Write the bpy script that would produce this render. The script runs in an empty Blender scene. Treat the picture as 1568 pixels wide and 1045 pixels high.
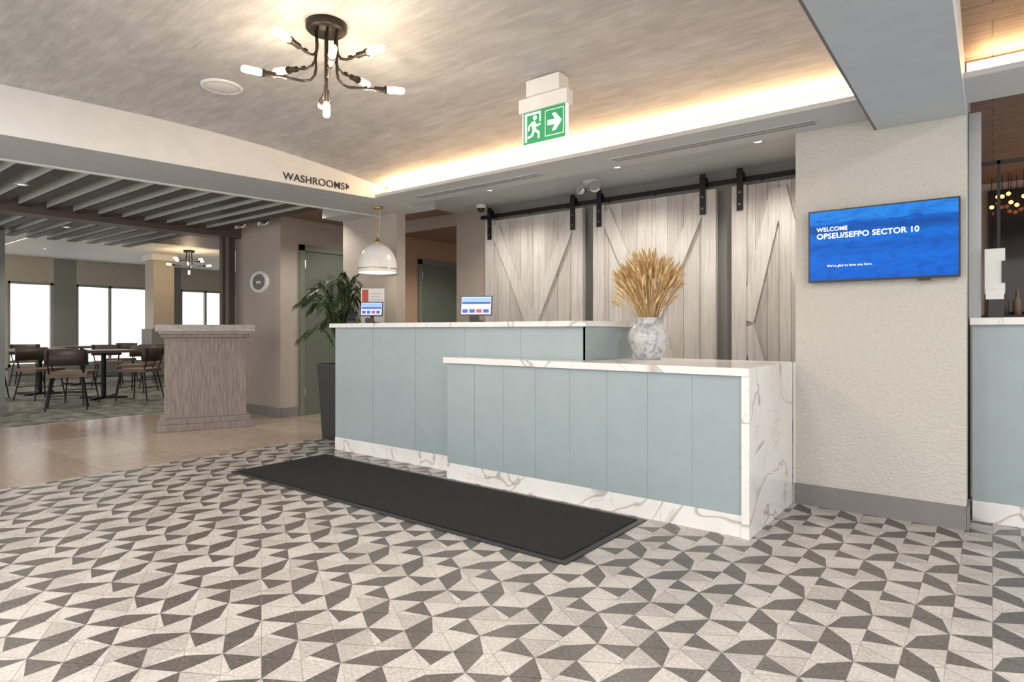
import bpy, bmesh, math, random
from mathutils import Matrix, Vector, Euler
random.seed(7)
sc = bpy.context.scene
sc.view_settings.view_transform = 'Standard'

# ------------------------------------------------------------ materials
def nt(name):
    m = bpy.data.materials.new(name); m.use_nodes = True
    n = m.node_tree.nodes; l = m.node_tree.links
    return m, n, l, n['Principled BSDF']

def coords(n, l, scale=(1,1,1), rot=(0,0,0), loc=(0,0,0)):
    tc = n.new('ShaderNodeTexCoord'); mp = n.new('ShaderNodeMapping')
    mp.inputs['Scale'].default_value = scale; mp.inputs['Rotation'].default_value = rot
    mp.inputs['Location'].default_value = loc
    l.new(tc.outputs['Object'], mp.inputs['Vector']); return mp.outputs['Vector']

def noise(n, l, vec, scale, detail=4, dist=0):
    t = n.new('ShaderNodeTexNoise'); t.inputs['Scale'].default_value = scale
    t.inputs['Detail'].default_value = detail; t.inputs['Distortion'].default_value = dist
    l.new(vec, t.inputs['Vector']); return t.outputs['Fac']

def ramp(n, l, fac, stops):
    r = n.new('ShaderNodeValToRGB'); e = r.color_ramp.elements
    while len(e) < len(stops): e.new(0.5)
    for i, (p, c) in enumerate(stops):
        e[i].position = p; e[i].color = (*c, 1)
    l.new(fac, r.inputs['Fac']); return r.outputs['Color']

def mixc(n, l, a, b, fac, mode='MULTIPLY'):
    m = n.new('ShaderNodeMix'); m.data_type = 'RGBA'; m.blend_type = mode
    if isinstance(fac, float): m.inputs[0].default_value = fac
    else: l.new(fac, m.inputs[0])
    for s, v in ((m.inputs[6], a), (m.inputs[7], b)):
        if isinstance(v, tuple): s.default_value = (*v, 1)
        else: l.new(v, s)
    return m.outputs[2]

def bumpn(n, l, b, h, strength=.2, dist=.01):
    bp = n.new('ShaderNodeBump'); bp.inputs['Strength'].default_value = strength
    bp.inputs['Distance'].default_value = dist
    l.new(h, bp.inputs['Height']); l.new(bp.outputs['Normal'], b.inputs['Normal'])

def M(name, col, rough=.5, metal=0, var=0, vs=(1,1,1), vscale=8, bump=0, bscale=60, bs=(1,1,1)):
    m, n, l, b = nt(name)
    b.inputs['Roughness'].default_value = rough; b.inputs['Metallic'].default_value = metal
    b.inputs['Base Color'].default_value = (*col, 1)
    f = noise(n, l, coords(n, l, vs), vscale)
    v = max(var, .03)
    c = ramp(n, l, f, [(.3, tuple(x*(1-v) for x in col)), (.7, tuple(min(1, x*(1+v)) for x in col))])
    l.new(c, b.inputs['Base Color'])
    if bump: bumpn(n, l, b, noise(n, l, coords(n, l, bs), bscale), bump)
    return m

def E(name, col, s):
    m, n, l, b = nt(name)
    b.inputs['Base Color'].default_value = (*col, 1)
    b.inputs['Emission Color'].default_value = (*col, 1)
    b.inputs['Emission Strength'].default_value = s
    return m

def planks(name, c1, c2, w, h, rough=.5, gap=.004, gapcol=(.1,.1,.1), streak=(1,12,1), sa=.35, rot=(0,0,0), bump=.15, nscale=5, mott=0):
    m, n, l, b = nt(name); v = coords(n, l, (1,1,1), rot)
    br = n.new('ShaderNodeTexBrick'); br.offset = .5
    br.inputs['Color1'].default_value = (*c1, 1); br.inputs['Color2'].default_value = (*c2, 1)
    br.inputs['Mortar'].default_value = (*gapcol, 1); br.inputs['Scale'].default_value = 1
    br.inputs['Brick Width'].default_value = w; br.inputs['Row Height'].default_value = h
    br.inputs['Mortar Size'].default_value = gap; br.inputs['Mortar Smooth'].default_value = .3
    l.new(v, br.inputs['Vector'])
    f = noise(n, l, coords(n, l, streak, rot), nscale, 8, .6)
    c = ramp(n, l, f, [(.3, (1-sa,)*3), (.7, (1+0,)*3)])
    col = mixc(n, l, br.outputs['Color'], c, 1.0)
    if mott:
        g = noise(n, l, coords(n, l, (1,2.5,1), rot), 5, 6, .5)
        col = mixc(n, l, col, ramp(n, l, g, [(.35,(1-mott,)*3),(.65,(1,1,1))]), 1.0)
    l.new(col, b.inputs['Base Color'])
    b.inputs['Roughness'].default_value = rough
    bumpn(n, l, b, f, bump)
    return m

def marble():
    m, n, l, b = nt('marble'); v = coords(n, l, (1,1,1), (.5,.7,.3))
    f = noise(n, l, v, 1.0, 3, 1.6)
    vein = ramp(n, l, f, [(.488, (1,1,1)), (.5, (.50,.45,.40)), (.512, (1,1,1))])
    g = noise(n, l, v, 2.2, 4, 1)
    vein2 = ramp(n, l, g, [(.555, (1,1,1)), (.565, (.75,.71,.67)), (.575, (1,1,1))])
    f2 = noise(n, l, v, 2.5, 3)
    cl = ramp(n, l, f2, [(.3, (.80,.78,.76)), (.6, (.88,.865,.845))])
    l.new(mixc(n, l, mixc(n, l, cl, vein, .85), vein2, .7), b.inputs['Base Color'])
    b.inputs['Roughness'].default_value = .15
    return m

def stone(name, col, var):
    m, n, l, b = nt(name); v = coords(n, l)
    f = noise(n, l, v, 90, 3); g = noise(n, l, v, 7, 4)
    c = ramp(n, l, f, [(.3, tuple(x*(1-var) for x in col)), (.7, tuple(min(1, x*(1+var)) for x in col))])
    d = ramp(n, l, g, [(.3, (.84,.84,.84)), (.7, (1,1,1))])
    l.new(mixc(n, l, c, d, 1.0), b.inputs['Base Color'])
    b.inputs['Roughness'].default_value = .33
    return m

MARB = marble()
TEAL = M('teal_panel_paint', (.345,.42,.437), .22)
TEAL_L = M('teal_seam_highlight', (.50,.58,.59), .4)  # lighter teal paints edge highlights into the panel seams; also the counter bodies
T_DARK = stone('tile_dark', (.115,.102,.094), .4)
T_L1 = stone('tile_light', (.53,.495,.465), .2)
T_L2 = stone('tile_light_b', (.48,.445,.415), .22)
T_L3 = stone('tile_mid', (.42,.385,.36), .24)
GROUT = M('grout', (.33,.30,.28), .8)
LOUNGE = planks('lounge_tile', (.42,.325,.25), (.52,.415,.33), 1.2, .6, .22, .004, (.30,.26,.23), (2,5,1), .22, (0,0,0), .05)
CARPET = M('carpet_pattern', (.20,.20,.175), .95, var=.7, vscale=7, bump=.4, bscale=200)
CEIL = planks('ceiling_whitewash_planks', (.66,.645,.64), (.61,.595,.59), 2.4, .2, .6, .0012, (.54,.52,.51), (1.5,16,1), .20, nscale=3, mott=.17)
CEILB = planks('ceiling_brown_planks', (.30,.20,.15), (.24,.16,.12), 2.4, .14, .5, .003, (.08,.06,.05), (1,14,1), .3)
WHITE = M('white_paint', (.79,.785,.775), .6)
GREYP = M('soffit_grey_paint', (.52,.54,.555), .6)
BEAMP = M('beam_grey_paint', (.49,.545,.58), .5)
BEAMEDGE = M('beam_edge_trim', (.16,.14,.13), .5)
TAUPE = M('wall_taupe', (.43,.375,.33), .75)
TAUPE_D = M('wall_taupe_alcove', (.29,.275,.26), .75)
TANW = M('wall_tan', (.42,.27,.18), .7)
BASEB = M('baseboard_grey', (.22,.205,.20), .5)
def wallpaper():
    m, n, l, b = nt('grasscloth_wallpaper')
    f = noise(n, l, coords(n, l, (3,3,16)), 26, 5); g = noise(n, l, coords(n, l, (1,1,1.6)), 42, 5)
    c = ramp(n, l, f, [(.25, (.50,.475,.43)), (.75, (.66,.635,.585))])
    l.new(c, b.inputs['Base Color']); b.inputs['Roughness'].default_value = .8
    bumpn(n, l, b, g, .8, .010); return m
WPAPER = wallpaper()
DOORG = M('door_green_grey', (.13,.15,.12), .5)
FRAMEG = M('door_frame_green', (.17,.19,.15), .5)
def barnm(i, c):
    m, n, l, b = nt('barn_whitewash_%d' % i)
    f = noise(n, l, coords(n, l, (22,22,1.1)), 2.5, 6, .5); g = noise(n, l, coords(n, l, (2,2,.8)), 3, 4)
    a = ramp(n, l, f, [(.30, tuple(x*.78 for x in c)), (.5, c), (.75, tuple(min(1,x*1.06) for x in c))])
    d = ramp(n, l, g, [(.3,(.84,.83,.82)),(.7,(1,1,1))])
    l.new(mixc(n, l, a, d, 1.0), b.inputs['Base Color']); b.inputs['Roughness'].default_value = .8
    bumpn(n, l, b, f, .2); return m
BARN = [barnm(i, c) for i, c in enumerate([(.57,.53,.50), (.62,.59,.56), (.53,.495,.465)])]
BLACK = M('black_iron', (.012,.012,.012), .45, .3)
BLACKP = M('black_plastic', (.02,.02,.02), .35)
MATB = M('rubber_mat', (.012,.012,.013), .95, var=.6, vscale=300, bump=.6, bscale=350)
BRONZE = M('dark_bronze', (.035,.028,.022), .4, .7)
BRASS = M('brass', (.70,.50,.22), .25, 1)
CHROME = M('chrome', (.8,.8,.8), .12, 1)
GLASSW = M('opal_glass', (.88,.87,.84), .25)
BULB = E('bulb_warm', (1,.74,.42), 9)
BULBO = E('bulb_orange', (1,.35,.10), 5)
LED = E('led_strip_warm', (1,.76,.45), 3.8)
LEDW = E('led_white', (1,.95,.85), 1.5)
WOODP = M('podium_wood_grain', (.28,.23,.205), .45, var=.3, vs=(14,14,1.2), vscale=6, bump=.15, bscale=6, bs=(9,9,1))
WOODT = M('podium_top_wood', (.40,.375,.36), .4, var=.2, vs=(10,2,10), vscale=5)
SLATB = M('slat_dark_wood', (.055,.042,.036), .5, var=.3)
SLAT_LIT = M('slat_side_lit', (.60,.64,.60), .5)  # light falling on the slat sides is put into this paler colour
PIPE = M('post_brown', (.13,.095,.08), .5)
PLEAF = M('palm_leaf', (.05,.085,.028), .5, var=.4)
PSTEM = M('palm_stem', (.10,.13,.04), .6)
PLANTER = M('planter_black', (.02,.021,.022), .4)
SOIL = M('soil', (.05,.035,.025), .9)
WHEAT = [M('wheat_%d' % i, c, .7, var=.2, vscale=40) for i, c in enumerate([(.66,.45,.22), (.76,.57,.32), (.54,.35,.15)])]
def vase_m():
    m, n, l, b = nt('porcelain_grey_pattern'); f = noise(n, l, coords(n, l), 22, 3, 1)
    l.new(ramp(n, l, f, [(.42, (.60,.595,.585)), (.54, (.50,.505,.515)), (.66, (.30,.33,.38))]), b.inputs['Base Color'])
    b.inputs['Roughness'].default_value = .25; return m
VASE = vase_m()
def tvm():
    m, n, l, b = nt('tv_screen_lake_picture')
    tc = n.new('ShaderNodeTexCoord'); sp = n.new('ShaderNodeSeparateXYZ'); l.new(tc.outputs['Object'], sp.inputs[0])
    f = noise(n, l, coords(n, l, (3,1,12)), 2.2, 5, .8)
    mr = n.new('ShaderNodeMapRange'); mr.inputs[1].default_value = 1.356; mr.inputs[2].default_value = 1.784
    l.new(sp.outputs['Z'], mr.inputs[0])
    ad = n.new('ShaderNodeMath'); ad.operation = 'MULTIPLY_ADD'; l.new(f, ad.inputs[0]); ad.inputs[1].default_value = .25; l.new(mr.outputs[0], ad.inputs[2])
    base = ramp(n, l, ad.outputs[0], [(.2,(.0,.12,.62)), (.45,(.0,.155,.70)), (.6,(.0,.10,.50)), (.72,(.0,.17,.72)), (.84,(.0,.07,.34)), (.92,(.0,.10,.50)), (.97,(.015,.25,.80))])
    g = noise(n, l, coords(n, l, (6,1,16)), 2.5, 4, .5)
    pat = ramp(n, l, g, [(.38,(.62,.66,.72)),(.55,(1,1,1))])
    l.new(mixc(n, l, base, pat, .8), b.inputs['Emission Color'])
    b.inputs['Base Color'].default_value = (0,.02,.1,1); b.inputs['Roughness'].default_value = .4
    b.inputs['Specular IOR Level'].default_value = .2
    b.inputs['Emission Strength'].default_value = .95
    return m
TVS = tvm()
SIGNG = E('sign_green', (.01,.24,.08), .6)
SIGNW = E('sign_white', (.85,.9,.85), .55)
TXTW = E('screen_text_white', (.9,.93,1), .9)
INK = M('black_ink', (.02,.02,.025), .6)
SCRB = E('screen_light', (.55,.62,.85), .6)
SCRD = E('screen_blue', (.06,.10,.45), .5)
SCRR = E('screen_red', (.5,.08,.08), .5)
SCRS = E('screen_sky', (.25,.42,.75), .6)
PAPER = M('paper', (.75,.75,.73), .6)
REDINK = M('red_ink', (.5,.08,.05), .6)
SEAT = M('chair_seat_brown', (.20,.135,.10), .6)
SHELL = M('chair_back_dark', (.06,.042,.036), .5)
TABLEM = M('table_top', (.15,.11,.09), .4)
MIRROR = M('dark_mirror', (.05,.045,.045), .08, .6)
WFRAME = M('window_frame_grey', (.34,.36,.34), .5)
GREYGRN = M('column_grey_green', (.24,.26,.245), .6)
PCOL = M('column_beige', (.50,.46,.40), .6)

# ------------------------------------------------------------ builder
class B:
    def __init__(s, name):
        s.name = name; s.bm = bmesh.new(); s.mats = []
    def mi(s, m):
        if m not in s.mats: s.mats.append(m)
        return s.mats.index(m)
    def faces(s, vs, fs, m, smooth=False, T=None):
        bv = [s.bm.verts.new(T @ Vector(v) if T else Vector(v)) for v in vs]
        i = s.mi(m)
        for f in fs:
            try:
                k = s.bm.faces.new([bv[j] for j in f]); k.material_index = i; k.smooth = smooth
            except ValueError: pass
        return s
    def box(s, x0, x1, y0, y1, z0, z1, m, T=None):
        v = [(x0,y0,z0),(x1,y0,z0),(x1,y1,z0),(x0,y1,z0),(x0,y0,z1),(x1,y0,z1),(x1,y1,z1),(x0,y1,z1)]
        return s.faces(v, [(3,2,1,0),(4,5,6,7),(0,1,5,4),(1,2,6,5),(2,3,7,6),(3,0,4,7)], m, False, T)
    def prism(s, pts, z0, z1, m, mside=None, T=None):
        k = len(pts); v = [(x,y,z0) for x,y in pts] + [(x,y,z1) for x,y in pts]
        s.faces(v, [tuple(range(k))[::-1], tuple(range(k,2*k))], m, False, T)
        return s.faces(v, [(i,(i+1)%k,k+(i+1)%k,k+i) for i in range(k)], mside or m, False, T)
    def plate(s, pts, y0, y1, m, T=None):
        k = len(pts); v = [(x,y0,z) for x,z in pts] + [(x,y1,z) for x,z in pts]
        return s.faces(v, [tuple(range(k)), tuple(range(k,2*k))[::-1]] + [(i,k+i,k+(i+1)%k,(i+1)%k) for i in range(k)], m, False, T)
    def tube(s, path, rs, m, seg=8, T=None, cap=True):
        P = [Vector(p) for p in path]
        if not isinstance(rs, (list, tuple)): rs = [rs]*len(P)
        vs = []; fs = []
        ref = Vector((0,0,1)) if abs((P[-1]-P[0]).normalized().z) < .9 else Vector((1,0,0))
        for i, p in enumerate(P):
            t = (P[min(i+1,len(P)-1)] - P[max(i-1,0)]).normalized()
            a = t.cross(ref); 
            if a.length < 1e-4: a = t.cross(Vector((0,1,0)))
            a.normalize(); b = t.cross(a).normalized()
            for k in range(seg):
                an = 2*math.pi*k/seg
                vs.append(p + (a*math.cos(an) + b*math.sin(an))*rs[i])
        for i in range(len(P)-1):
            for k in range(seg):
                fs.append((i*seg+k, i*seg+(k+1)%seg, (i+1)*seg+(k+1)%seg, (i+1)*seg+k))
        s.faces(vs, fs, m, True, T)
        if cap:
            s.faces(vs[:seg], [tuple(range(seg))[::-1]], m, False, T)
            s.faces(vs[-seg:], [tuple(range(seg))], m, False, T)
        return s
    def lathe(s, prof, c, m, seg=32, T=None, smooth=True):
        vs = []; fs = []
        for r, z in prof:
            for k in range(seg):
                a = 2*math.pi*k/seg; vs.append((c[0]+r*math.cos(a), c[1]+r*math.sin(a), c[2]+z))
        for i in range(len(prof)-1):
            for k in range(seg):
                fs.append((i*seg+k, i*seg+(k+1)%seg, (i+1)*seg+(k+1)%seg, (i+1)*seg+k))
        return s.faces(vs, fs, m, smooth, T)
    def ball(s, c, r, m, T=None, sq=1):
        return s.lathe([(max(r*math.sin(a),1e-4), -r*sq*math.cos(a)) for a in [math.pi*i/10 for i in range(11)]], c, m, 16, T)
    def text(s, txt, size, m, T, depth=.001, align='LEFT', bold=0):
        cu = bpy.data.curves.new('t', 'FONT'); cu.body = txt; cu.size = size; cu.extrude = depth; cu.align_x = align
        cu.offset = bold; cu.space_character = 1.04
        o = bpy.data.objects.new('t', cu); bpy.context.collection.objects.link(o)
        dg = bpy.context.evaluated_depsgraph_get(); me = bpy.data.meshes.new_from_object(o.evaluated_get(dg))
        vs = [tuple(v.co) for v in me.vertices]; fs = [tuple(p.vertices) for p in me.polygons]
        bpy.data.objects.remove(o); bpy.data.curves.remove(cu); bpy.data.meshes.remove(me)
        s.tw = max(v[0] for v in vs)
        return s.faces(vs, fs, m, False, T)
    def done(s, bevel=0, normals=True):
        if normals: bmesh.ops.recalc_face_normals(s.bm, faces=s.bm.faces)
        me = bpy.data.meshes.new(s.name); s.bm.to_mesh(me); s.bm.free()
        for m in s.mats: me.materials.append(m)
        o = bpy.data.objects.new(s.name, me); bpy.context.collection.objects.link(o)
        if bevel:
            md = o.modifiers.new('bevel', 'BEVEL'); md.width = bevel; md.segments = 2; md.limit_method = 'ANGLE'
        return o
def TR(x, y, z=0, rz=0): return Matrix.Translation((x,y,z)) @ Matrix.Rotation(rz, 4, 'Z')
RX = Matrix.Rotation(math.pi/2, 4, 'X')

# ------------------------------------------------------------ floor
def clip(poly, c, keep):
    out = []
    for i in range(len(poly)):
        a, b = poly[i], poly[(i+1) % len(poly)]
        ia, ib = a[0] > c, b[0] > c
        if ia: out.append(a)
        if ia != ib:
            t = (c-a[0])/(b[0]-a[0]); out.append((c, a[1]+t*(b[1]-a[1])))
    return out
fl = B('floor')
fl.box(-5.25, 3.0, -2.0, 9.0, -.06, -.0015, GROUT)
D = .236; R = D/math.sqrt(3)
for j in range(-9, 26):
    for i in range(-25, 14):
        cx = i*D + (j % 2)*D/2; cy = j*D*math.sqrt(3)/2
        if not (-5.6 < cx < 3.0): continue
        V = [(cx+R*math.cos(math.radians(30+60*k)), cy+R*math.sin(math.radians(30+60*k))) for k in range(6)]
        flip = j % 2
        for k in range(6):
            a, b = V[k], V[(k+1) % 6]; polys = []
            if k % 2 == flip:
                t = .76
                if flip:
                    w = (b[0]+(a[0]-b[0])*t, b[1]+(a[1]-b[1])*t)
                    polys = [([(cx,cy), w, b], T_DARK), ([(cx,cy), a, w], T_L1)]
                else:
                    w = (a[0]+(b[0]-a[0])*t, a[1]+(b[1]-a[1])*t)
                    polys = [([(cx,cy), a, w], T_DARK), ([(cx,cy), w, b], T_L1)]
            else:
                polys = [([(cx,cy), a, b], random.choice([T_L1, T_L1, T_L2, T_L3]))]
            for p, m in polys:
                gx = sum(q[0] for q in p)/3; gy = sum(q[1] for q in p)/3
                p = [(gx+(q[0]-gx)*.98, gy+(q[1]-gy)*.98) for q in p]
                p = clip(p, -5.25, 1)
                if len(p) > 2: fl.faces([(x,y,0) for x,y in p], [tuple(range(len(p)))], m)
fl.done(normals=False)
B('floor_lounge').box(-8.5, -5.25, -2, 9, -.06, 0, LOUNGE).done()
B('floor_dining_carpet').box(-16, -8.5, -2, 9, -.06, 0, CARPET).done()

# ------------------------------------------------------------ ceiling
SOF = 2.29
prof = [(-2,2.60),(1.4,2.60),(1.9,2.597),(2.3,2.585),(2.7,2.56),(3.0,2.528),(3.3,2.49),(3.5,2.46),(3.7,2.425),(3.85,2.40),(3.94,2.385)]
def ceil_strip(name, x0, x1, m):
    b = B(name); vs = []; fs = []
    for y, z in prof: vs += [(x0,y,z),(x1,y,z)]
    for i in range(len(prof)-1): fs.append((2*i, 2*i+1, 2*i+3, 2*i+2))
    b.faces(vs, fs, m, True)
    vs2 = [(x,y,z+.08) for x,y,z in vs]; b.faces(vs2, fs, m)
    return b.done()
ceil_strip('ceiling', -5.3, -.4, CEIL)
ceil_strip('ceiling_entry', -.2, 3, CEILB)

s = B('ceiling_soffit')
s.box(-4.49, 3, 3.72, 4.12, SOF, SOF+.02, GREYP)
s.box(-4.47, 3, 3.695, 3.72, SOF-.002, SOF+.026, GREYP)
s.box(-4.47, 3, 3.95, 4.12, SOF+.02, 2.62, GREYP)
s.box(-5.78, -4.45, 4.05, 4.45, SOF+.002, 2.62, GREYP)
s.done()
B('cove_led_strip').box(-4.42, -.54, 3.80, 3.812, SOF+.02, 2.395, LED).box(-.10, 2.9, 3.80, 3.812, SOF+.02, 2.395, LED).done()
bm_ = B('ceiling_beam_entry')
bm_.box(-.525, -.11, -2, 4.10, 2.225, 2.62, BEAMP).box(-.537, -.525, -2, 4.10, 2.225, 2.245, BEAMEDGE)
bm_.done()
w = B('bulkhead_fascia')
w.prism([(-5.142,-1.0),(-4.49,3.78),(-4.49,4.12),(-4.6,4.3),(-5.17,4.3),(-5.83,-1.0)], SOF-.002, 2.64, GREYP, WHITE)
ang = math.atan2(4.78, .652)
T = Matrix.Translation((-4.86+.135*1.80+.004, 1.07+.991*1.80, SOF+.028)) @ Matrix.Rotation(ang, 4, 'Z') @ RX
w.done()
t = B('washrooms_sign')
t.text('WASHROOMS', .086, INK, T, .002, 'LEFT', .0006); tw = t.tw
t.faces([(tw+.012,0,.002),(tw+.05,.032,.002),(tw+.012,.064,.002)], [(0,1,2)], INK, False, T)
o = t.done(normals=False)
B('trim_bulkhead').prism([(-5.80,-1.0),(-5.14,4.3),(-5.18,4.3),(-5.84,-1.0)], SOF-.014, SOF-.003, WHITE).done()

B('ceiling_alcove').box(-5.0, -.11, 4.12, 5.36, 2.45, 2.5, GREYP).box(-5.0,-.11, 4.12, 4.14, SOF+.02, 2.45, GREYP).done()
B('ceiling_corridor').box(-8.2, -5.0, 4.3, 9.0, 2.46, 2.52, CEILB).box(-5.0,-4.4,5.5,9,2.46,2.52,CEILB).done()
B('ceiling_lounge').box(-10.5, -5.2, -2, 4.3, 2.46, 2.52, CEILB).done()
sl = B('ceiling_slats')
y = -1.9
while y < 3.9:
    for x0, x1 in ((-7.86, -5.86 + (y+1)*.12), (-10.4, -8.12)):
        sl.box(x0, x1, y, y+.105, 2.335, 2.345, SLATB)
        sl.box(x0, x1, y+.004, y+.101, 2.345, 2.459, SLAT_LIT)
    y += .235
sl.done()
B('ceiling_slat_beam').prism([(-8.12,-2),(-7.86,-2),(-7.76,4.2),(-8.0,4.2)], 2.27, 2.46, PIPE).done()
B('ceiling_dining').box(-16.2, -10.4, -2, 9.1, 2.62, 2.68, WHITE).box(-10.5,-10.4,-2,9.1,2.46,2.62,PIPE).box(-10.4,-8.2,4.3,9.1,2.46,2.52,CEILB).done()
B('dining_cove_led').box(-16, -10.6, 3.0, 3.03, 2.55, 2.6, LED).box(-16,-10.6,2.7,2.98,2.53,2.62,WHITE).done()

# ------------------------------------------------------------ walls
B('wall_tv').box(-.963, -.11, 4.1, 4.32, 0, 2.47, WPAPER).done()
B('trim_wall_corner').box(-.975, -.963, 4.092, 4.14, .0, .87, WHITE).done()
B('baseboard_tv').box(-.965, -.108, 4.083, 4.1, 0, .125, BASEB).box(-.11, -.098, 4.083, 4.29, 0, .125, BASEB).done()
B('wall_alcove_right').box(-.963, -.86, 4.32, 5.34, 0, 2.45, TAUPE).done()
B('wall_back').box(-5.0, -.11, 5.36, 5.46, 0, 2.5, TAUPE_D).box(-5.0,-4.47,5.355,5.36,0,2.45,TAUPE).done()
B('wall_passage_header').box(-6.83, -5.0, 5.36, 5.46, 2.33, 2.46, TAUPE).done()
B('wall_column').box(-5.75, -4.86, 4.3, 4.42, 0, SOF+.002, TAUPE).done()
B('baseboard_column').box(-5.76, -4.85, 4.285, 4.3, 0, .12, BASEB).done()
B('wall_corridor').box(-6.98, -6.83, 4.2, 5.75, 0, 2.46, TAUPE).box(-6.98,-6.83,5.75,9,0,2.46,TANW).done()
B('wall_lounge').box(-7.9, -6.98, 4.2, 4.35, 0, 2.46, TAUPE).box(-6.98,-6.83,4.19,4.2,0,2.46,TAUPE).done()
B('baseboard_lounge').box(-7.9, -6.82, 4.175, 4.19, 0, .12, BASEB).box(-6.83, -6.815, 4.2, 4.44, 0, .12, BASEB).done()
B('wall_dining_right').box(-7.9, -7.75, 4.35, 9, 0, 2.46, TAUPE).done()
B('wall_north').box(-16, -.11, 9, 9.15, 0, 2.7, TAUPE).done()
def door(name, y0, y1):
    d = B(name); x = -6.829
    d.box(x, x+.03, y0, y0+.07, 0, 2.14, FRAMEG).box(x, x+.03, y1-.07, y1, 0, 2.14, FRAMEG).box(x, x+.03, y0, y1, 2.07, 2.14, FRAMEG)
    d.box(x, x+.012, y0+.07, y1-.07, .01, 2.07, DOORG)
    for z in (.25, 1.05, 1.85): d.box(x+.012, x+.022, y0+.072, y0+.09, z, z+.1, CHROME)
    yk = y1-.14
    d.tube([(x+.012,yk,1.02),(x+.06,yk,1.02)], .012, CHROME).tube([(x+.06,yk+.01,1.02),(x+.06,yk-.12,1.02)], .009, CHROME)
    d.box(x+.012, x+.018, yk-.025, yk+.025, .95, 1.12, CHROME)
    return d.done()
door('door_1', 4.44, 5.40)
door('door_2', 6.46, 7.55)
wins = [(1.9,3.2),(3.65,4.44),(4.86,6.35),(7.09,8.5)]
ww = B('wall_west'); y = -2
for a, b in wins:
    ww.box(-16.15, -16, y, a, 0, 2.62, GREYGRN if y > 4 else PCOL); ww.box(-16.15,-16,a,b,0,.30,GREYGRN); ww.box(-16.15,-16,a,b,2.09,2.62,PCOL); y = b
ww.box(-16.15,-16,y,9,0,2.62,PCOL); ww.done()
for i, (a, b) in enumerate(wins):
    f = B('window_%d' % (i+1)); x0, x1 = -16.12, -16.03
    f.box(x0,x1,a,a+.05,.3,2.09,WFRAME).box(x0,x1,b-.05,b,.3,2.09,WFRAME).box(x0,x1,a,b,.3,.36,WFRAME).box(x0,x1,a,b,2.04,2.09,WFRAME)
    f.box(x0,x1,(a+b)/2-.1,(a+b)/2-.05,.3,2.09,WFRAME) if b-a > 1 else None
    f.done()
c = B('dining_column'); c.box(-13.8,-13.4,5.4,5.8,0,2.62,PCOL).box(-13.85,-13.35,5.35,5.85,0,1.1,GREYGRN).box(-13.85,-13.35,5.35,5.85,2.5,2.62,WHITE); c.done()
c = B('lounge_column'); c.box(-10.15,-9.85,1.9,2.22,0,2.46,GREYGRN).box(-10.18,-9.82,1.87,2.25,0,.12,BASEB); c.done()
c = B('brown_post'); c.box(-7.98,-7.905,4.02,4.19,0,2.27,PIPE).tube([(-7.84,4.06,0),(-7.84,4.06,2.27)],.03,PIPE).box(-8.02,-7.88,3.98,4.19,0,.1,PIPE); c.done()

p = B('wall_plaque'); 
Tp = Matrix.Translation((-7.30,4.198,1.68)) @ Matrix.Diagonal((1.5,1,1,1)) @ RX
p.lathe([(.0001,.012),(.10,.012),(.102,.03),(.135,.03),(.14,.0)], (0,0,0), WHITE, 40, Tp)
p.lathe([(.0001,.02),(.098,.02)], (0,0,0), M('plaque_face',(.20,.165,.155),.5), 40, Tp)
p.box(-7.35,-7.25,4.172,4.177,1.66,1.69,PAPER)
p.done()

# ------------------------------------------------------------ barn doors
def barn(name, x0, x1, style):
    d = B(name); z0, z1 = .002, 2.28; n = 8; w = (x1-x0)/n
    for i in range(n):
        d.box(x0+i*w+.0015, x0+(i+1)*w-.0015, 5.262, 5.29, z0, z1, BARN[i % 3])
    fr = .12
    d.box(x0, x1, 5.228, 5.262, z0, z0+fr+.05, BARN[1])
    d.box(x0, x0+fr, 5.230, 5.2619, z0+.17, z1, BARN[1]); d.box(x1-fr, x1, 5.230, 5.2619, z0+.17, z1, BARN[1])
    kk = [0]
    def diag(a, b):
        a = Vector((a[0],0,a[1])); b = Vector((b[0],0,b[1])); t = (b-a).normalized(); nn = Vector((-t.z,0,t.x))*.06
        kk[0] += 1; y0 = 5.232 + .002*kk[0]
        pts = [a-nn, b-nn, b+nn, a+nn]; d.plate([(q.x,q.z) for q in pts], y0, 5.2618, BARN[1])
    xm = (x0+x1)/2
    if style == 'V':
        diag((x0+fr, z1-.06), (xm, 1.12)); diag((x1-fr, z1-.06), (xm, 1.12)); diag((xm,1.1),(x0+fr,z0+.2)); diag((xm,1.1),(x1-fr,z0+.2))
    else:
        diag((x0+fr, 1.15), (xm, z1-.06)); diag((xm, z1-.06),(x1-fr,1.15)); diag((x0+fr,1.1),(xm,z0+.2)); diag((x1-fr,1.1),(xm,z0+.2))
    for xs in (x0+.07, x1-.11):
        d.box(xs-.025, xs+.025, 5.216, 5.228, 2.07, 2.42, BLACK)
        d.tube([(xs,5.228,2.37),(xs,5.262,2.37)], .035, BLACK, 16)
        for z in (2.12, 2.22): d.tube([(xs,5.209,z),(xs,5.216,z)], .009, CHROME)
    return d.done()
barn('barn_door', -4.45, -3.19, 'V'); barn('barn_door', -3.07, -1.866, 'V'); barn('barn_door', -1.73, -.99, 'N')
r = B('barn_door_rail'); r.box(-4.55, -.97, 5.268, 5.278, 2.315, 2.355, BLACK)
x = -4.4
while x < -1: r.tube([(x,5.275,2.335),(x,5.36,2.335)], .012, BLACK); x += .48
r.done()

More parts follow.
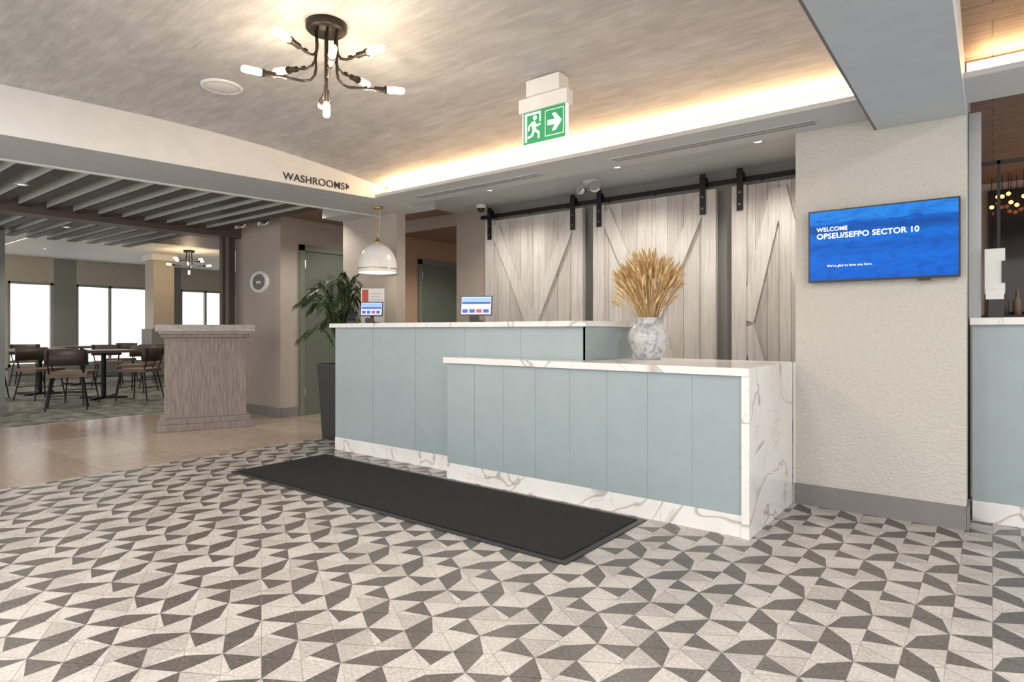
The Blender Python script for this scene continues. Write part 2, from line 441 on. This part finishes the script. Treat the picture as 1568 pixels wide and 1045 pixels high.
# ------------------------------------------------------------ reception desk
d = B('reception_desk')
x0, x1 = -3.112, -1.02; n = 8; w_ = (x1-x0)/n; g = .0016
for i in range(n): d.box(x0+i*w_+g, x0+(i+1)*w_-g, 3.235, 3.2405, .115, .832, TEAL)
d.box(-3.11, -1.018, 3.238, 3.40, 0.0, .832, TEAL_L)
d.box(-3.116, -1.017, 3.233, 3.246, 0, .112, MARB)
d.box(-1.017, -.977, 3.222, 4.078, 0, .834, MARB)
d.box(-3.135, -.977, 3.215, 3.398, .834, .875, MARB)
d.box(-2.05, -.977, 3.398, 4.078, .834, .875, MARB)
d.box(-2.05, -1.017, 3.40, 4.05, 0.0, .834, TEAL_L)
n = 5; X0 = -4.66; X1 = -2.05; w_ = (X1-X0)/n
for i in range(n): d.box(X0+i*w_+g, X0+(i+1)*w_-g, 3.40, 3.4055, .115, 1.092, TEAL)
d.box(X0+.002, X1-.002, 3.403, 3.50, 0, 1.092, TEAL_L)
d.box(X0, -3.116, 3.398, 3.411, 0, .112, MARB)
d.box(X0, X0+.04, 3.50, 4.05, 0, 1.092, TEAL)
d.box(X1-.02, X1, 3.40, 4.05, .876, 1.092, TEAL); d.box(X1-.30, X1-.02, 3.50, 4.05, 0, 1.092, TEAL_L)
d.box(X0-.04, X1+.02, 3.365, 3.80, 1.094, 1.13, MARB); d.box(X1-.33, X1+.02, 3.80, 4.07, 1.094, 1.13, MARB)
d.box(X0+.04, X1-.30, 3.50, 4.05, .72, .75, MARB)
d.done(.0008)

m_ = B('floor_mat'); m_.box(-4.52, -1.53, 2.36, 3.20, .0005, .007, BLACKP).box(-4.48, -1.57, 2.40, 3.16, .007, .012, MATB); m_.done(.002)

# ------------------------------------------------------------ TV
tv = B('wall_television'); cx, cz = -.506, 1.57; hw, hh = .372, .214
tv.box(cx-hw, cx+hw, 4.045, 4.085, cz-hh, cz+hh, BLACKP).box(cx-hw+.008, cx+hw-.008, 4.043, 4.046, cz-hh+.012, cz+hh-.008, TVS)
tv.box(cx-.15, cx+.15, 4.085, 4.0995, cz-.1, cz+.1, BLACKP).box(cx+.18, cx+.24, 4.05, 4.07, cz-hh-.012, cz-hh, BLACKP)
def TT(x, z, y=4.0415): return Matrix.Translation((x, y, z)) @ RX
tv.text('WELCOME', .033, TXTW, TT(cx-.325, cz+.088), .0004, 'LEFT', .0006)
tv.text('OPSEU/SEFPO SECTOR 10', .044, TXTW, TT(cx-.325, cz+.044), .0004, 'LEFT', .0008)
tv.text("We're glad to have you here.", .019, TXTW, TT(cx-.27, cz-.125), .0004)
tv.done(normals=False)

# ------------------------------------------------------------ bar
b = B('bar_counter')
b.box(-.09, 2.2, 4.33, 4.36, .115, 1.10, TEAL).box(-.09, 2.2, 4.32, 4.36, 0, .115, MARB).box(-.10, 2.2, 4.30, 4.9, 1.10, 1.14, MARB)
b.box(-.09, 2.2, 4.36, 4.85, 0, 1.10, TEAL_L); b.done(.002)
b = B('bar_partition_frame')
b.box(-.105, -.05, 4.36, 4.42, 1.14, 2.3, GREYP).box(.02,.035,4.385,4.40,1.14,2.02,BLACK).box(-.05,2.2,4.385,4.40,2.0,2.02,BLACK).box(-.05,2.2,4.385,4.40,1.14,1.155,BLACK).done()
b = B('wall_terminal')
b.box(-.035,.055,4.31,4.36,1.27,1.52,PAPER).box(-.03,.05,4.304,4.31,1.24,1.30,PAPER).box(.04,.058,4.30,4.31,1.33,1.45,BLACKP).box(-.03,-.02,4.36,4.385,1.2,1.5,BLACKP)
b.box(-.02,.05,4.31,4.385,1.14,1.27,BLACKP)
b.done(.006)
B('wall_bar_back').box(-.11, 3, 7.4, 7.5, 0, 2.5, TAUPE).done()
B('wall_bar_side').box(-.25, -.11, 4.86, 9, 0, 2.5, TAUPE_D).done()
B('ceiling_bar').box(-.11, 3, 4.12, 9, 2.46, 2.5, CEILB).done()
b = B('bar_mirror'); b.box(-.03, 2.0, 7.34, 7.385, 1.2, 2.38, BLACK).box(.0,1.96,7.33,7.34,1.24,2.34,MIRROR).done()
b = B('bar_light_cluster')
for i in range(24):
    x = .0+.035*i+random.uniform(-.01,.01); z = 2.24 + random.uniform(-.05,.05); y = 7.05+random.uniform(-.1,.1)
    b.ball((x,y,z), .017, BULBO); b.tube([(x,y,2.459),(x,y,z+.015)], .003, BLACK, 5)
b.done()
b = B('bar_bottle_shelf'); b.box(-.05,1.9,7.15,7.32,1.14,1.17,BLACK).box(-.05,1.9,7.1,7.33,0,1.14,TAUPE_D)
for i in range(19):
    x = .0+i*.09; b.lathe([(.0001,0),(.03,0),(.03,.16),(.01,.21),(.01,.27),(.0001,.27)], (x,7.22,1.17), random.choice([SHELL,PLEAF,MIRROR,SEAT]), 12)
b.done()

# ------------------------------------------------------------ exit sign
e = B('exit_sign'); T = Matrix.Translation((-2.06, 2.96, 0)); Z0, Z1 = 2.165, 2.37
e.box(-.17,.17,-.03,.03,2.36,2.44,WHITE,T).box(-.10,.13,-.05,.05,2.44,2.532,WHITE,T)
e.box(-.155,.155,-.012,.012,Z0,Z1,SIGNW,T).box(-.148,.148,-.0135,-.0125,Z0+.008,Z1-.004,SIGNG,T)
def pl(pts, m=SIGNW): e.plate([(x, Z0+z) for x, z in pts], -.0155, -.0142, m, T)
pl([(.01,.03),(.14,.03),(.14,.18),(.01,.18)])
e.plate([(x, Z0+z) for x, z in [(.014,.034),(.136,.034),(.136,.176),(.014,.176)]], -.0165, -.0157, SIGNG, T)
e.plate([(x, Z0+z) for x, z in [(.03,.09),(.08,.09),(.06,.055),(.085,.055),(.128,.105),(.085,.155),(.06,.155),(.08,.12),(.03,.12)]], -.018, -.0167, SIGNW, T)
def limb(a, b, w):
    a = Vector((a[0],a[1])); b = Vector((b[0],b[1])); t = (b-a).normalized(); nn = Vector((-t.y,t.x))*w/2
    pl([tuple(a-nn), tuple(b-nn), tuple(b+nn), tuple(a+nn)])
pl([(-.135,.02),(-.12,.02),(-.12,.175),(-.03,.175),(-.03,.13),(-.02,.13),(-.02,.188),(-.135,.188)])
limb((-.075,.135),(-.065,.08),.026); limb((-.066,.085),(-.035,.065),.015); limb((-.035,.07),(-.035,.03),.012)
limb((-.068,.085),(-.085,.05),.015); limb((-.085,.052),(-.115,.045),.012)
limb((-.078,.13),(-.105,.11),.011); limb((-.105,.112),(-.108,.085),.010); limb((-.07,.13),(-.045,.105),.011); limb((-.045,.105),(-.022,.115),.010)
pl([(-.062+.014*math.cos(a), .155+.014*math.sin(a)) for a in [i*math.pi/6 for i in range(12)]])
e.done()

# ------------------------------------------------------------ chandelier
def sputnik(name, x, y, zc, rot=0):
    c = B(name); T = TR(x, y, zc, rot)
    c.lathe([(.0001,0),(.10,0),(.10,-.03),(.09,-.04),(.0001,-.04)], (0,0,0), BRONZE, 32, T)
    def bulb(P, dv, L=.095):
        dv = Vector(dv).normalized(); P = Vector(P)
        c.tube([P, P+dv*.05], .0145, BRONZE, 14, T); c.tube([P+dv*.05, P+dv*.062], .019, BRONZE, 14, T)
        q = P+dv*.062
        c.tube([q, q+dv*L*.15, q+dv*L*.85, q+dv*L*.97, q+dv*L], [.012,.0175,.0175,.012,.003], BULB, 14, T)
    for k in range(8):
        a = 2*math.pi*k/8; low = k % 2; ca, sa = math.cos(a), math.sin(a)
        h = -.30 if low else -.20; r1 = .235 if low else .19; r0 = .05 if low else .065
        pts = [(r0,-.03),(r0,h+.07),(r0+.006,h+.035),(r0+.025,h+.010),(r0+.06,h),(r1,h+.008)]
        c.tube([(r*ca, r*sa, z) for r, z in pts], .0068, BRONZE, 8, T)
        c.tube([(( r1-.05)*ca,(r1-.05)*sa,h+.006),((r1-.035)*ca,(r1-.035)*sa,h+.007)], .011, BRONZE, 10, T)
        bulb((r1*ca, r1*sa, h+.008), (ca, sa, .08))
    c.tube([(0,0,-.03),(0,0,-.335)], .0068, BRONZE, 8, T); bulb((0,0,-.33), (0,0,-1), .075)
    return c.done()
sputnik('chandelier', -2.62, 1.86, 2.598, math.radians(14))
sputnik('chandelier', -12.3, 5.6, 2.62, .3)
def lamp(kind, name, loc, e, col=(1,1,1), size=.1, rot=(0,0,0), sy=None, spot=None):
    L = bpy.data.lights.new(name, kind); L.energy = e; L.color = col
    if kind == 'AREA':
        L.size = size
        if sy: L.shape = 'RECTANGLE'; L.size_y = sy
        else: L.shape = 'DISK'
    else: L.shadow_soft_size = size
    if kind == 'SPOT': L.spot_size = spot or 2; L.spot_blend = .6
    o = bpy.data.objects.new(name, L); o.location = loc; o.rotation_euler = rot; bpy.context.collection.objects.link(o); return o
WARM = (1,.72,.42)
for k in range(4):
    a = k*math.pi/2 + math.radians(59); lamp('POINT', 'chandelier_light', (-2.62+.22*math.cos(a), 1.86+.22*math.sin(a), 2.25), 6, (1,.82,.60), .04)
lamp('POINT', 'chandelier_light', (-12.3,5.6,2.2), 20, WARM, .1)

def downlight_or_fill(x, y, z):
    b = B('downlight_and_fill_disc'); b.lathe([(.0001,-.004),(.03,-.004)], (x,y,z), LEDW, 24); b.lathe([(.03,-.003),(.034,-.008),(.05,-.006),(.052,0)], (x,y,z), GREYP, 24); b.done()
for x, y, z, e_ in [(-3.9,4.65,2.45,27),(-2.5,4.65,2.45,27),(-1.35,4.65,2.45,25),(-6.2,5.0,2.46,18),(-5.6,6.4,2.46,36),(.35,4.9,2.46,20),(-6.0,3.95,2.46,22),(-9.3,5.3,2.46,16),
                   (-6.6,1.6,2.33,32),(-8.9,2.6,2.33,28),(-12.0,2.0,2.61,34),(-14.2,3.8,2.61,34),(-11.3,4.4,2.61,34),(.6,6.2,2.46,25)]:
    downlight_or_fill(x, y, z); lamp('SPOT', 'downlight_and_fill_lamp', (x,y,z-.02), e_*2, (1,.93,.83), .05, (0,0,0), None, 2.5)  # bar downlight is real; most others are added to brighten dim areas
for x, y in [(-3.4,.0),(-1.6,.2),(-3.6,-1.3),(-1.6,-1.3),(.9,.3),(.9,2.0)]:
    lamp('AREA', 'ceiling_fill_lamp', (x,y,2.55), 35, (1,.965,.92), .35)  # unseen area lamps added overhead as fill for the foreground
s = B('ceiling_speaker'); s.lathe([(.0001,-.008),(.095,-.010),(.10,-.006),(.105,-.014),(.12,-.010),(.122,0)], (-3.80,1.93,2.597), WHITE, 40); s.done()
lamp('AREA', 'cove_lamp', (-2.5, 3.77, 2.34), 28, WARM, 3.8, (math.radians(180-25),0,0), .05)
lamp('AREA', 'cove_lamp', (.6, 3.77, 2.34), 8, WARM, 1.3, (math.radians(180-25),0,0), .05)

def vent(x0, x1, yc):
    v = B('linear_vent'); v.box(x0,x1,yc-.05,yc+.05,SOF-.006,SOF-.0005,GREYP)
    for k in (-.022, .022): v.box(x0+.015,x1-.015,yc+k-.010,yc+k+.010,SOF-.0075,SOF-.006,BASEB)
    v.done()
vent(-4.15,-2.78,3.93); vent(-2.15,-.80,3.93)

def emerg(x, y, z):
    b = B('emergency_light'); b.box(x-.07,x+.07,y-.03,y+.03,z-.03,z,WHITE)
    for sx in (-1, 1):
        b.tube([(x+sx*.05,y,z-.03),(x+sx*.06,y-.02,z-.06)], .01, WHITE)
        Tm = Matrix.Translation((x+sx*.07,y-.04,z-.09)) @ Matrix.Rotation(math.radians(75),4,'X') @ Matrix.Rotation(sx*.3,4,'Y')
        b.lathe([(.0001,-.03),(.035,-.025),(.052,.01),(.055,.03),(.045,.034),(.0001,.02)], (0,0,0), CHROME, 20, Tm)
    b.done()
emerg(-2.90,4.9,2.448); emerg(-7.3,3.98,2.455); emerg(-6.9,4.05,2.455)
b = B('security_camera'); b.lathe([(.0001,0),(.055,0),(.055,-.04),(.045,-.05)], (-4.40,5.1,2.448), WHITE, 24)
b.ball((-4.40,5.1,2.395), .04, BLACKP); b.done()

# ------------------------------------------------------------ pendant
p = B('pendant_lamp'); px, py = -4.80, 4.0
p.lathe([(.0001,-.002),(.06,-.002),(.06,-.015),(.02,-.03),(.0001,-.03)], (px,py,SOF), BRASS, 24)
z = SOF-.03; k = 0
while z > 1.985:
    Tm = Matrix.Translation((px,py,z-.014)) @ Matrix.Rotation(math.pi/2*(k%2),4,'Z')
    ring = [(.008*math.cos(a),0,.014*math.sin(a)) for a in [i*math.pi/5 for i in range(11)]]
    p.tube(ring, .0022, BRASS, 5, Tm, False); z -= .024; k += 1
p.tube([(px+.03,py,SOF-.02),(px+.035,py,2.15),(px+.01,py,1.98)], .002, PAPER, 5)
p.lathe([(.0001,.345),(.010,.345),(.014,.33),(.022,.315),(.035,.305),(.04,.288),(.0001,.288)], (px,py,1.64), BRASS, 24)
prof_p = [(.19*math.sqrt(max(0,1-((z-.06)/.232)**2)) if z > .06 else .19, z) for z in [0,.03,.06,.09,.12,.15,.18,.21,.235,.255,.27,.28]]
p.lathe(prof_p + [(.035,.291)], (px,py,1.64), GLASSW, 40)
p.lathe([(r-.007, z-.004 if z > .05 else z) for r, z in prof_p] , (px,py,1.64), GLASSW, 40)
p.lathe([(.183,0),(.19,0)], (px,py,1.64), GLASSW, 40)
p.lathe([(.1905,.030),(.192,.033),(.192,.037),(.1905,.040)], (px,py,1.64), BRASS, 40)
p.ball((px,py,1.70), .04, LEDW); p.tube([(px,py,1.74),(px,py,1.925)], .015, BRASS)
p.done()
lamp('POINT', 'pendant_light', (px,py,1.655), 3, (1,.88,.68), .03)

# ------------------------------------------------------------ vase + wheat
vx, vy, vz = -1.83, 3.85, .8755
v = B('vase_with_dried_wheat')
v.lathe([(.0001,0),(.075,0),(.08,.01),(.11,.05),(.135,.11),(.14,.15),(.13,.19),(.10,.225),(.08,.245),(.083,.27),(.09,.28),(.08,.278),(.07,.25),(.0001,.24)], (vx,vy,vz), VASE, 40)
for i in range(300):
    a = random.uniform(0, 2*math.pi); q = math.sqrt(random.random()); lean = q*.195
    h = random.uniform(.58,.70) - q*.13 if random.random() < .75 else random.uniform(.42,.6) - q*.08
    b0 = Vector((vx+.05*q*math.cos(a), vy+.05*q*math.sin(a), vz+.24)); 
    tip = Vector((vx+lean*math.cos(a), vy+lean*math.sin(a), vz+h))
    mid = b0.lerp(tip, .5) - Vector((math.cos(a), math.sin(a), 0))*lean*.12
    mt = random.choice(WHEAT); v.tube([b0, mid, tip], .0017, mt, 4, None, False)
    dr = (tip-mid).normalized(); ax = dr + Vector((random.uniform(-.25,.25), random.uniform(-.25,.25), 0)) + Vector((math.cos(a),math.sin(a),-.1))*.12; ax.normalize()
    L = random.uniform(.07,.10)
    v.tube([tip, tip+ax*L*.25, tip+ax*L*.6, tip+ax*L], [.002,.0085,.0078,.001], mt, 5, None, False)
    for j in range(4):
        s0 = tip+ax*L*(.3+.17*j); e0 = s0 + (ax + Vector((random.uniform(-.4,.4),random.uniform(-.4,.4),random.uniform(-.2,.3)))).normalized()*.04
        v.tube([s0, e0], [.0012,.0004], mt, 3, None, False)
v.done(normals=False)

# ------------------------------------------------------------ palm
p = B('potted_palm'); qx, qy = -5.08, 3.78; Tq = TR(qx, qy)
def taper(b, h0, h1, w0, w1, m):
    b.faces([(-w0,-w0,h0),(w0,-w0,h0),(w0,w0,h0),(-w0,w0,h0),(-w1,-w1,h1),(w1,-w1,h1),(w1,w1,h1),(-w1,w1,h1)],
            [(3,2,1,0),(4,5,6,7),(0,1,5,4),(1,2,6,5),(2,3,7,6),(3,0,4,7)], m, False, Tq)
taper(p, 0, .72, .13, .165, PLANTER); taper(p, .72, .74, .175, .175, PLANTER); taper(p,.741,.745,.15,.15,SOIL)
for i in range(30):
    a = i*2.4+random.uniform(-.3,.3); ln = random.uniform(.22,.42); hh_ = random.uniform(.5,1.02) - ln*.35
    if math.cos(a) > .2: ln *= .42
    if math.sin(a) > .3: ln = min(ln, .28)
    pts = []
    for t in [j/12 for j in range(13)]:
        r = .03+ln*(t**1.5); z = .74 + hh_*math.sin(min(t*1.25,1.0)*math.pi/2) - .30*max(0,t-.55)**1.2
        pts.append(Vector((qx+r*math.cos(a), qy+r*math.sin(a), z)))
    p.tube(pts, [.006]*6+[.004]*4+[.0025]*3, PSTEM, 5, None, False)
    for j in range(3, 13):
        for h2 in (0, .33, .66):
            if j == 12 and h2: continue
            P0 = pts[j] if not h2 else pts[j].lerp(pts[j+1], h2)
            tg = (pts[min(j+1,12)]-pts[j-1]).normalized(); sd = tg.cross(Vector((0,0,1))).normalized()
            LL = .17*(1-.35*abs(j-8)/4)
            for sg in (-1, 1):
                dr = (tg*.75+sd*sg*.8+Vector((0,0,-.15+random.uniform(-.2,.2)))).normalized()
                wv = dr.cross(Vector((0,0,1))).normalized()*.008
                mid = P0+dr*LL*.5; tip = P0+dr*LL+Vector((0,0,-.035))
                if tip.x > -4.72 or tip.y > 4.27: continue
                p.faces([P0, mid+wv, tip, mid-wv], [(0,1,2,3)], PLEAF)
p.done(normals=False)

# ------------------------------------------------------------ podium
ap = math.atan2(.86, .38)
P = B('host_podium'); Tp = TR(-6.69, 3.23, 0, ap) @ Matrix.Translation((0,.25,0))
P.box(-.47,.47,-.27,.27,0,.07,WOODP,Tp).box(-.44,.44,-.25,.25,.07,.13,WOODP,Tp)
P.box(-.40,.40,-.22,.22,.13,.99,WOODP,Tp)
P.box(-.43,.43,-.24,.24,.99,1.03,WOODP,Tp).box(-.45,.45,-.26,.26,1.03,1.055,WOODT,Tp).box(-.48,.48,-.29,.29,1.055,1.13,WOODT,Tp)
P.done(.005)

# ------------------------------------------------------------ counter devices
def tablet(name, x, y, rz, w=.25, h=.155, mat2=SCRD):
    b = B(name); T = TR(x, y, 1.1305, rz); TL = T @ Matrix.Translation((0,0,.12)) @ Matrix.Rotation(math.radians(-12),4,'X')
    b.lathe([(.0001,0),(.06,0),(.06,.01),(.015,.02),(.012,.10),(.0001,.10)], (0,.02,0), BLACKP, 20, T)
    b.box(-w/2,w/2,-.008,.008,-h/2+.01,h/2+.01,BLACKP,TL).box(-w/2+.008,w/2-.008,-.0095,-.008,-h/2+.018,h/2+.002,SCRB,TL)
    b.box(-w/2+.012,w/2-.012,-.0105,-.0095,h/2-.040,h/2-.004,SCRS,TL)
    b.box(-w/2+.012,w/2-.012,-.0108,-.0095,h/2-.056,h/2-.040,mat2,TL)
    for q in range(4):
        xx = -w/2+.018+q*(w-.03)/4; b.box(xx,xx+(w-.03)/4-.012,-.0105,-.0095,-h/2+.03,-h/2+.058,SCRR if q == 2 else mat2,TL)
    b.box(-.03,.03,.008,.02,-.03,.03,BLACKP,TL); b.box(-.035,.035,-.10,-.05,0,.05,BLACKP,T)
    b.done()
tablet('customer_display', -3.17, 3.62, math.radians(30)); tablet('customer_display', -4.40, 3.60, math.radians(38), .20,.13)
b = B('payment_terminal'); T = TR(-4.62,3.55,1.1305,.6)
b.box(-.04,.04,-.03,.07,0,.03,BLACKP,T).box(-.038,.038,-.0,.12,.03,.06,BLACKP,T @ Matrix.Rotation(math.radians(30),4,'X')).done(.004)
b = B('brochure_stand'); T = TR(-4.56,3.735,1.1305,math.radians(35)); b.box(-.11,.11,0,.05,0,.01,PAPER,T).box(-.11,.11,.02,.026,.01,.33,PAPER,T).box(-.10,-.04,.0185,.0198,.20,.32,REDINK,T)
for i in range(5): b.box(-.02,.09-.02*(i%2),.0185,.0198,.28-.03*i,.288-.03*i,GREYP,T)
b.done()

# ------------------------------------------------------------ dining furniture
def chair_mesh():
    b = B('dining_chair')
    for sx in (-1,1):
        b.tube([(sx*.17,-.17,.44),(sx*.23,-.22,0)], [.012,.009], BLACK); b.tube([(sx*.17,.17,.44),(sx*.23,.25,0)], [.012,.009], BLACK)
        b.tube([(sx*.18,.17,.44),(sx*.20,.22,.60),(sx*.20,.25,.80)], .010, BLACK)
    b.tube([(-.2,-.19,.2),(.2,-.19,.2)], .007, BLACK); b.tube([(-.2,.2,.2),(.2,.2,.2)], .007, BLACK)
    b.box(-.22,.22,-.22,.21,.44,.485,SEAT)
    vs = []; fs = []; N = 10
    for i in range(N+1):
        a = -1.05+2.1*i/N; x = .235*math.sin(a)/math.sin(1.05); y = .10+.16*math.cos(a)
        for zz, th in ((.60,0),(.80,0),(.80,.022),(.60,.022)): vs.append((x*(1+th), y+th, zz))
    for i in range(N):
        for k in range(4): fs.append((4*i+k, 4*i+(k+1)%4, 4*i+4+(k+1)%4, 4*i+4+k))
    fs += [(0,1,2,3), (4*N+3,4*N+2,4*N+1,4*N)]
    b.faces(vs, fs, SHELL, True)
    o = b.done(.003); return o
ch0 = chair_mesh(); first = True
for x, y, r in [(-10.45,3.15,-2.3),(-10.3,3.95,-.9),(-11.6,3.05,1.9),(-11.7,4.45,.7),(-14.9,3.7,-2.0),(-13.3,4.55,-2.0),(-12.4,5.0,1.2),(-12.1,2.5,-2),(-14.3,5.1,.5),(-9.9,2.9,-1.9)]:
    o = ch0 if first else bpy.data.objects.new('dining_chair', ch0.data)
    if not first:
        bpy.context.collection.objects.link(o)
    first = False
    o.location = (x,y,.001); o.rotation_euler = (0,0,r)
def table(x, y):
    b = B('dining_table'); T = TR(x,y)
    b.box(-.38,.38,-.38,.38,.72,.76,TABLEM,T).tube([(0,0,.03),(0,0,.72)], .035, BLACK, 12, T)
    for a in (.78, 2.35): 
        T2 = T @ Matrix.Rotation(a,4,'Z'); b.box(-.34,.34,-.03,.03,0.001,.035,BLACK,T2)
    b.done(.003)
table(-11.05,3.72); table(-14.2,4.4); table(-12.6,3.3)

# ------------------------------------------------------------ world & camera
w = bpy.data.worlds.new('World'); sc.world = w; w.use_nodes = True
w.node_tree.nodes['Background'].inputs[0].default_value = (1,.99,.975,1)
w.node_tree.nodes['Background'].inputs[1].default_value = 1.6
cam = bpy.data.cameras.new('cam'); co = bpy.data.objects.new('camera', cam); bpy.context.collection.objects.link(co)
cam.sensor_width = 36; cam.lens = 945/1568*36; cam.shift_y = -16.5/1568
co.location = (0,0,1.07); co.rotation_euler = (math.pi/2, 0, math.radians(37.9)); cam.clip_start = .05
sc.camera = co
